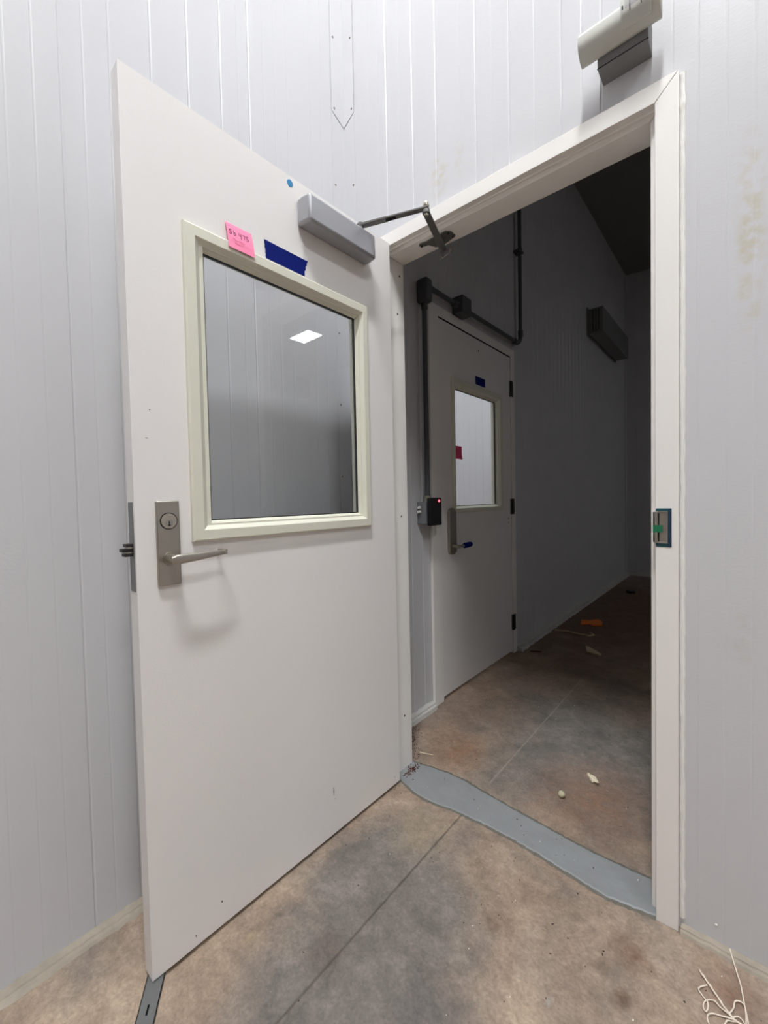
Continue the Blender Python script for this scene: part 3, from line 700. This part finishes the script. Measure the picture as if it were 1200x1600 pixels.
# ---------------------------------------------------------------- second door in the corridor wall
FX = -1.112
f2 = struct(empty('trim_6', (FX, 0, 0)))
def frame_bar(bm, y0, y1, z0, z1, d=0.10): box(bm, -d, 0.0, y0, y1, z0, z1)
o_y0, o_y1, i_y0, i_y1, zt2 = 0.575, 1.664, 0.6655, 1.603, 2.158
bm = bmesh.new(); box(bm, -0.11, 0.0, o_y0, i_y0, 0.0, 2.212); obj('jamb', bm, 'frame', f2, bevel=0.0015)
bm = bmesh.new(); box(bm, -0.11, 0.0, i_y1+0.004, o_y1, 0.0, 2.212); obj('jamb', bm, 'frame', f2, bevel=0.0015)
bm = bmesh.new(); box(bm, -0.11, 0.0, i_y0, i_y1+0.004, zt2, 2.212); obj('head', bm, 'frame', f2, bevel=0.0015)
bm = bmesh.new(); box(bm, -0.054, -0.004, i_y0+0.004, i_y1-0.002, zt2-0.0035, zt2+0.0005); obj('head_gap_shade', bm, 'hole', f2)  # dark strip standing in for the shade in the gap above the door
bm = bmesh.new(); box(bm, -0.11, -0.056, i_y0-0.001, i_y0+0.014, 0.0, zt2); box(bm, -0.11, -0.056, i_y1-0.010, i_y1+0.005, 0.0, zt2); box(bm, -0.11, -0.056, i_y0+0.014, i_y1-0.010, zt2-0.016, zt2+0.001); obj('door_stop', bm, 'frame', f2)
bm = bmesh.new(); box(bm, -0.012, 0.0035, o_y0-0.004, o_y0+0.022, 0.0, 2.214); obj('casing_strip', bm, 'frame', f2, bevel=0.001)
D2X = -1.120
d2 = struct(empty('door_2', (D2X, 1.601, 0), -PI/2), 'closed white door in the corridor wall, window with a pink note, handle wrapped blue')
W2 = 1.601-0.669
door_body(d2, W2, 0.020, 2.152, TH, (0.19, 0.782, 1.082, 1.825))
lite_kit(d2, (0.150, 0.805, 1.062, 1.852), (0.190, 0.781, 1.088, 1.820), (0.208, 0.752, 1.100, 1.800), TH)
bm = bmesh.new()
pts = []
for t in [PI*i/10 for i in range(11)]: pts.append((0.8265+0.0375*math.cos(t), 1.064+0.026*math.sin(t)))
for t in [PI+PI*i/10 for i in range(11)]: pts.append((0.8265+0.0375*math.cos(t), 0.846+0.022*math.sin(t)))
ls = empty('lock_plate_set'); ls.parent = d2
prism(bm, pts, 'y', -0.0005, 0.018); q = obj('lock_plate', bm, 'steel', ls, bevel=0.003); q['label'] = 'round-ended steel lock plate'
bm = bmesh.new(); cyl(bm, (0.826, 0.017, 0.972), (0.826, 0.028, 0.972), 0.010, 0.008, 16); obj('thumb_turn', bm, 'brass_in', ls, smooth=True)
bm = bmesh.new(); cyl(bm, (0.832, 0.015, 0.872), (0.832, 0.060, 0.872), 0.010, seg=18); cyl(bm, (0.834, 0.055, 0.872), (0.765, 0.058, 0.872), 0.0085, seg=16); obj('lever_handle', bm, 'steel', ls, smooth=True)
tw = tag(empty('tape_wrap', (D2X, 1.601, 0), -PI/2), 'blue tape wrapped round the lever handle of the far closed door', 'tape')
bm = bmesh.new(); tube(bm, [(0.782, 0.057, 0.872), (0.770, 0.058, 0.872), (0.74, 0.058, 0.873), (0.715, 0.058, 0.874), (0.700, 0.058, 0.874)], [0.0115, 0.0155, 0.0165, 0.016, 0.0145], 10); obj('wrapped_tape', bm, 'blue', tw)
for z in (1.928, 1.080, 0.232):
    hh = bmesh.new(); cyl(hh, (-0.004, 0.008, z-0.056), (-0.004, 0.008, z+0.056), 0.0075, seg=12); box(hh, -0.036, -0.006, 0.0078, 0.0100, z-0.056, z+0.056); box(hh, 0.004, 0.014, 0.0, 0.0020, z-0.056, z+0.056)
    q = obj('hinge', hh, 'dark', d2, smooth=True); q['label'] = 'dark steel butt hinge'
for (u, z) in ((0.461, 2.085), (0.045, 0.995), (0.043, 0.966)):
    bm = bmesh.new(); cyl(bm, (u, -0.001, z), (u, 0.0006, z), 0.0055, seg=12); obj('screw_hole', bm, 'hole', d2)
t2 = tag(empty('masking_tape_strip', (D2X, 1.601, 0), -PI/2), 'small dark blue tape rectangle above the window of the far closed door', 'tape')
obj('tape_strip', sheet('t', 0.380, 0.508, 1.866, 1.918, lambda s, t: 0.0005, 'blue', 4, 4), 'blue', t2)
n2 = tag(empty('sticky_note', (D2X, 1.601, 0), -PI/2), 'hot pink sticky note stuck on the window glass of the far closed door', 'sticky note')
obj('note_paper', sheet('t', 0.660, 0.742, 1.383, 1.462, lambda s, t: -0.0172+0.012*max(0, 0.6-t)**2, 'pinkd', 6, 8), 'pinkd', n2, smooth=True)

# ---------------------------------------------------------------- conduit and card reader
cd = tag(empty('conduit_run', (IX, 0, 0)), 'dark grey plastic conduit around the top and side of the far closed door', 'conduit')
R_ = 0.0135; NX = 0.034
bm = bmesh.new(); cyl(bm, (NX, 0.507, 1.165), (NX, 0.507, 2.18), R_, seg=20); obj('conduit_pipe', bm, 'pvc', cd, smooth=True)
bm = bmesh.new(); cyl(bm, (NX, 0.53, 2.262), (NX, 0.835, 2.264), R_, seg=20); obj('conduit_pipe', bm, 'pvc', cd, smooth=True)
bm = bmesh.new(); cyl(bm, (NX, 0.93, 2.264), (NX, 1.68, 2.272), R_, seg=20); obj('conduit_pipe', bm, 'pvc', cd, smooth=True)
bm = bmesh.new(); cyl(bm, (NX, 1.735, 2.33), (NX, 1.735, ZC), R_, seg=20); obj('conduit_pipe', bm, 'pvc', cd, smooth=True)
bm = bmesh.new(); box(bm, 0.004, 0.070, 0.478, 0.535, 2.165, 2.285); q = obj('conduit_elbow_body', bm, 'pvc', cd, bevel=0.012, segs=3)
bm = bmesh.new(); cyl(bm, (NX, 0.507, 2.135), (NX, 0.507, 2.18), R_+0.004, seg=18); obj('coupling', bm, 'pvc', cd, smooth=True); bm = bmesh.new(); cyl(bm, (NX, 0.53, 2.262), (NX, 0.565, 2.262), R_+0.004, seg=18); obj('coupling', bm, 'pvc', cd, smooth=True)
bm = bmesh.new(); box(bm, 0.0005, 0.072, 0.835, 0.935, 2.215, 2.315); obj('junction_box', bm, 'pvc', cd, bevel=0.003)
bm = bmesh.new(); cyl(bm, (NX, 0.795, 2.264), (NX, 0.838, 2.264), R_+0.005, seg=18); obj('coupling', bm, 'pvc', cd, smooth=True); bm = bmesh.new(); cyl(bm, (NX, 0.932, 2.264), (NX, 0.975, 2.264), R_+0.005, seg=18); obj('coupling', bm, 'pvc', cd, smooth=True)
bm = bmesh.new(); tube(bm, [(NX, 1.665+0.07*math.sin(t), 2.342-0.07*math.cos(t)) for t in [PI/2*i/8 for i in range(9)]], R_+0.002, 14); obj('elbow_bend', bm, 'pvc', cd, smooth=True)
bm = bmesh.new(); cyl(bm, (NX, 1.62, 2.272), (NX, 1.668, 2.272), R_+0.006, seg=18); obj('coupling', bm, 'pvc', cd, smooth=True); bm = bmesh.new(); cyl(bm, (NX, 1.735, 2.33), (NX, 1.735, 2.375), R_+0.005, seg=18); obj('coupling', bm, 'pvc', cd, smooth=True)
bm = bmesh.new(); cyl(bm, (NX, 1.735, 2.93), (NX, 1.735, 2.965), R_+0.006, seg=18); box(bm, 0.0, 0.05, 1.70, 1.77, 2.94, 2.955); obj('pipe_clip', bm, 'pvc', cd, smooth=True)
bm = bmesh.new(); cyl(bm, (NX, 0.507, 1.132), (NX, 0.507, 1.165), R_+0.004, seg=10); obj('connector_nut', bm, 'brass_in', cd, smooth=True)

cr = tag(empty('card_reader', (IX, 0, 1.0)), 'black card reader with a red light on a grey box beside the far closed door', 'card reader')
bx('back_box', 'box', cr, 0.0005, 0.052, 0.458, 0.560, 0.018, 0.132, bevel=0.002)['label'] = 'grey metal back box'
bx('reader_face', 'black', cr, 0.052, 0.076, 0.470, 0.578, 0.008, 0.154, bevel=0.007, segs=3)
rf_ = cr.children[-1] if cr.children and cr.children[-1].name.startswith('reader_face') else bpy.data.objects['reader_face']
bm = bmesh.new(); bmesh.ops.create_uvsphere(bm, u_segments=12, v_segments=8, radius=0.0075, matrix=Matrix.Translation((0.0745, 0.550, 0.137))); obj('indicator_light', bm, 'led', rf_, smooth=True)
for z in (0.104, 0.082):
    bm = bmesh.new(); cyl(bm, (0.018, 0.459, z), (0.018, 0.440, z), 0.0075, 0.006, 12); obj('screw_plug', bm, 'caulk', cr, smooth=True)

# ---------------------------------------------------------------- wall unit high in the corridor
wu = tag(empty('wall_unit', (IX, 0, 2.87)), 'long dark rectangular unit mounted high on the corridor wall beyond the doorway', 'wall unit')
bx('unit_casing', 'rexb', wu, 0.012, 0.156, 3.575, 4.80, 0.0, 0.26, bevel=0.006)
bx('back_plate', 'rexb', wu, 0.0005, 0.013, 3.55, 4.83, -0.012, 0.275)
for y in (3.5745,):
    for x in (0.055, 0.085, 0.11): bx('louvre_slot', 'hole', wu, x, x+0.008, y-0.0012, y+0.001, 0.02, 0.24)

# ---------------------------------------------------------------- lamps
def lamp(x, y, z, m, label, along='y', lx=0.30, ly=1.0, group=None):
    t = tag(empty('ceiling_lamp', (x, y, z)), label, 'ceiling lamp')
    a, b = (lx, ly) if along == 'y' else (ly, lx)
    bm = bmesh.new(); ring_loops(bm, [ring4(0,0,0,0,0)]*1) if False else box(bm, -a/2-0.02, a/2+0.02, -b/2-0.02, b/2+0.02, 0.004, 0.06)
    obj('lamp_housing', bm, 'hous', t)
    bx('lamp_diffuser', m, t, -a/2, a/2, -b/2, b/2, -0.002, 0.003)
lamp(0.24, -1.72, ZR-0.07, 'em_main', 'bright rectangular ceiling lamp above the open door, nearest the doorway wall', ly=1.3, lx=0.22)
lamp(3.0, -2.0, ZR-0.07, 'em_fill', 'added fill lamp on the ceiling well to the right of the doorway')  # added fill light, brightens the open door's face from the side
lamp(4.2, 3.6, ZC-0.07, 'em_corr', 'small ceiling lamp at the far right of the dark corridor, mirrored in the door glass', 'x', 0.32, 0.52)
lamp(-2.6, 2.1, ZC-0.07, 'em_next', 'ceiling lamp in the lit room behind the far closed door', 'x')

# ---------------------------------------------------------------- things lying on the floor
st = tag(empty('string_tangle', (0, 0, 0)), 'tangled off-white string lying on the concrete at the foot of the right wall', 'string')
SP = [[(0.100,-0.098),(0.105,-0.109),(0.111,-0.114),(0.118,-0.120),(0.125,-0.131),(0.137,-0.143),(0.144,-0.152),(0.152,-0.161),(0.161,-0.169),(0.172,-0.172),(0.179,-0.174)],
 [(0.116,-0.127),(0.102,-0.149),(0.111,-0.160),(0.119,-0.168),(0.121,-0.181),(0.118,-0.191),(0.113,-0.188),(0.114,-0.173),(0.120,-0.162),(0.131,-0.157),(0.141,-0.162),(0.153,-0.165),(0.162,-0.170)],
 [(0.129,-0.221),(0.122,-0.208),(0.122,-0.198),(0.130,-0.188),(0.142,-0.180),(0.157,-0.176),(0.170,-0.172),(0.179,-0.174)],
 [(0.145,-0.215),(0.150,-0.198),(0.154,-0.185),(0.162,-0.176),(0.172,-0.173),(0.178,-0.176)],
 [(0.158,-0.161),(0.164,-0.147),(0.166,-0.126),(0.174,-0.122),(0.182,-0.125),(0.187,-0.146),(0.189,-0.167),(0.190,-0.19)],
 [(0.163,-0.167),(0.172,-0.158),(0.179,-0.162),(0.185,-0.170)],
 [(0.154,-0.004),(0.165,-0.040),(0.175,-0.078),(0.182,-0.120),(0.185,-0.147),(0.185,-0.171),(0.183,-0.2)]]
for i, s in enumerate(SP):
    bm = bmesh.new(); rr = random.Random(i)
    n = len(s)
    pts = [(x, y, 0.0026+0.004*abs(math.sin(j*1.1+i))*(0.3 if j in (0, n-1) else 1) + (0.010 if i == 6 and j == 0 else 0)) for j, (x, y) in enumerate(s)]
    tube(bm, smooth_path(pts, 5), 0.0019 if i == 0 else 0.0014, 7)
    if i == 0: tube(bm, [p+Vector((0.0018*math.sin(k*0.6), 0.0018*math.cos(k*0.6), 0.001)) for k, p in enumerate(smooth_path(pts, 5)[6:])], 0.0011, 6)
    obj('string_strand', bm, 'string', st, smooth=True)

def blobby(r, sx, sy, sz, seed, amp=0.25, sub=3):
    bm = bmesh.new(); bmesh.ops.create_icosphere(bm, subdivisions=sub, radius=r)
    from mathutils import noise as mn
    for v in bm.verts:
        k = 1+amp*mn.noise(v.co*(1.6/r)+Vector((seed, seed*2, 0)))
        v.co = Vector((v.co.x*sx*k, v.co.y*sy*k, v.co.z*sz*k))
    return bm
o = obj('pale_ball', blobby(0.0125, 1, 1, 1, 1, 0.05), 'pebble', smooth=True, loc=(-0.349, 0.297, 0.0122)); tag(o, 'small pale green ball on the corridor floor just past the grey strip', 'ball')
o = obj('foam_scrap', blobby(0.012, 2.5, 1.0, 0.75, 4, 0.5), 'foam', smooth=True, loc=(-0.285, 0.472, 0.008)); o.rotation_euler = (0, 0, math.atan2(-0.023, 0.047)-0.25); tag(o, 'crumpled cream foam scrap lying beyond the small ball on the corridor floor', 'foam scrap')
bm = bmesh.new()
prism(bm, [(-0.967, 2.742), (-0.90, 2.77), (-0.85, 2.85), (-0.80, 2.78), (-0.775, 2.665), (-0.85, 2.62), (-0.87, 2.66), (-0.932, 2.60)], 'z', 0.001, 0.012)
tag(obj('orange_scrap', bm, 'orange', bevel=0.002), 'flat torn orange plastic scrap far back on the dark corridor floor', 'scrap')
bm = bmesh.new(); tube(bm, [(-1.06, 2.31, 0.006), (-0.97, 2.335, 0.007), (-0.891, 2.322, 0.007), (-0.79, 2.314, 0.008), (-0.762, 2.345, 0.010), (-0.80, 2.40, 0.012)], [0.008, 0.0085, 0.008, 0.0085, 0.010, 0.006], 6)
tag(obj('white_strip', bm, 'wood', smooth=True), 'long thin pale strip with a hooked end, in front of the orange scrap', 'strip')
bm = bmesh.new(); prism(bm, [(-0.74, 2.042), (-0.715, 2.045), (-0.605, 1.935), (-0.617, 1.915), (-0.706, 1.943)], 'z', 0.001, 0.014)
tag(obj('wood_splinter', bm, 'wood', bevel=0.002), 'small wedge-shaped wood splinter on the corridor floor, nearer than the pale strip', 'wood splinter')
bm = blobby(0.03, 1.6, 1.2, 0.5, 9, 0.5)
o = obj('dark_scrap', bm, 'dark', smooth=True, loc=(-0.845, 4.24, 0.012)); tag(o, 'dark lump on the floor near the far end of the corridor', 'scrap')
bm = bmesh.new(); prism(bm, [(-1.03, 1.70), (-0.97, 1.735), (-0.965, 1.755), (-1.03, 1.72)], 'z', 0.0005, 0.006)
tag(obj('dark_sliver', bm, 'dirt'), 'thin dark sliver on the corridor floor just past the closed door', 'sliver')
bm = bmesh.new(); tube(bm, [(-0.935, 0.185, 0.004), (-0.905, 0.192, 0.005), (-0.876, 0.206, 0.004)], 0.0022, 6)
tag(obj('matchstick', bm, 'foam', smooth=True), 'short pale splinter on the floor just behind the hinge-side jamb', 'splinter')

# perforated steel strip sticking out from under the open door
ms = tag(empty('steel_strip', (-0.897, -0.951, 0)), 'slotted galvanised steel strip sticking out under the bottom corner of the open door', 'steel strip')
dirv = Vector((0.080, -0.0545)).normalized(); rzs = math.atan2(dirv.y, dirv.x); ms.rotation_euler = (0, 0, rzs)
bm = bmesh.new()
# angle section: top flange 40 wide, turned-down edge, slots cut as gaps between pieces
def flat(x0, x1, y0, y1): box(bm, x0, x1, y0, y1, 0.0075, 0.0095)
xs = [-0.06]
slots = [(0.062, 0.084), (0.152, 0.174), (0.242, 0.264)]
flat(-0.06, 0.32, -0.020, -0.0022); flat(-0.06, 0.32, 0.0022, 0.020)
prev = -0.06
for a, b in slots: flat(prev, a, -0.0022, 0.0022); prev = b
flat(prev, 0.32, -0.0022, 0.0022)
box(bm, -0.06, 0.32, 0.018, 0.020, 0.0, 0.0095); box(bm, -0.06, 0.32, -0.020, -0.018, 0.0, 0.0095)
bmesh.ops.remove_doubles(bm, verts=bm.verts, dist=1e-6)
obj('slotted_strip', bm, 'galv', ms)
bm = bmesh.new(); box(bm, -0.06, 0.32, -0.004, 0.004, 0.0002, 0.001); obj('slot_shade', bm, 'hole', ms)  # dark sheet laid under the slots to stand in for their shade

# grit
def grit(name, pts, rlo, rhi, m, seed, label, cat):
    rr = random.Random(seed); bm = bmesh.new()
    for (x, y, z) in pts:
        r = rr.uniform(rlo, rhi)
        mt = Matrix.Translation((x, y, z+r*0.4)) @ Matrix.Rotation(rr.uniform(0, 6), 4, 'Z') @ Matrix.Diagonal((rr.uniform(.8, 2.0), rr.uniform(.5, 1.0), 0.6, 1))
        bmesh.ops.create_icosphere(bm, subdivisions=1, radius=r, matrix=mt)
    return tag(obj(name, bm, m), label, cat, kind='stuff')
rr = random.Random(21)
pts = []
for i in range(190):
    t = rr.random(); y = 0.05+t*0.30; x = -0.912-0.62*(y-0.05)+abs(rr.gauss(0, 0.022))
    if x < -0.912 and y < 0.11: continue
    pts.append((x, y, 0.004 if -0.02 < y < 0.12 else 0))
for i in range(110): pts.append((-0.895+abs(rr.gauss(0, 0.016)), 0.06+rr.gauss(0, 0.028), 0.0042))
grit('dirt_pile', pts, 0.0010, 0.0032, 'dirt', 4, 'reddish brown dirt crumbs gathered at the foot of the hinge-side jamb', 'dirt')
pts = [(rr.uniform(-0.88, 0.25), rr.uniform(-0.95, -0.06), 0) for _ in range(75)] + [(rr.uniform(-1.05, -0.05), rr.uniform(0.16, 1.4), 0) for _ in range(110)] + [(rr.uniform(-0.85, -0.05), rr.uniform(0.0, 0.1), 0.004) for _ in range(16)] + [(-0.37,-0.089,0), (-0.372,-0.075,0), (-0.35,0.27,0), (-0.34,0.275,0), (-0.57,-0.21,0), (-0.33,-0.28,0)]
pts += [(-0.875+abs(rr.gauss(0, .05)), -0.08+rr.gauss(0, .06), 0) for _ in range(26)]
grit('dark_grit', pts, 0.0008, 0.0024, 'speck', 5, 'scattered dark grit on the concrete floor', 'grit')
pts = [(rr.uniform(-0.88, 0.2), rr.uniform(-0.95, -0.06), 0) for _ in range(22)] + [(rr.uniform(-1.05, -0.05), rr.uniform(0.16, 1.3), 0) for _ in range(24)] + [(rr.uniform(-0.85, -0.05), rr.uniform(0.0, 0.1), 0.004) for _ in range(8)]
grit('white_grit', pts, 0.0006, 0.0017, 'specw', 6, 'scattered white crumbs on the concrete floor', 'crumbs')
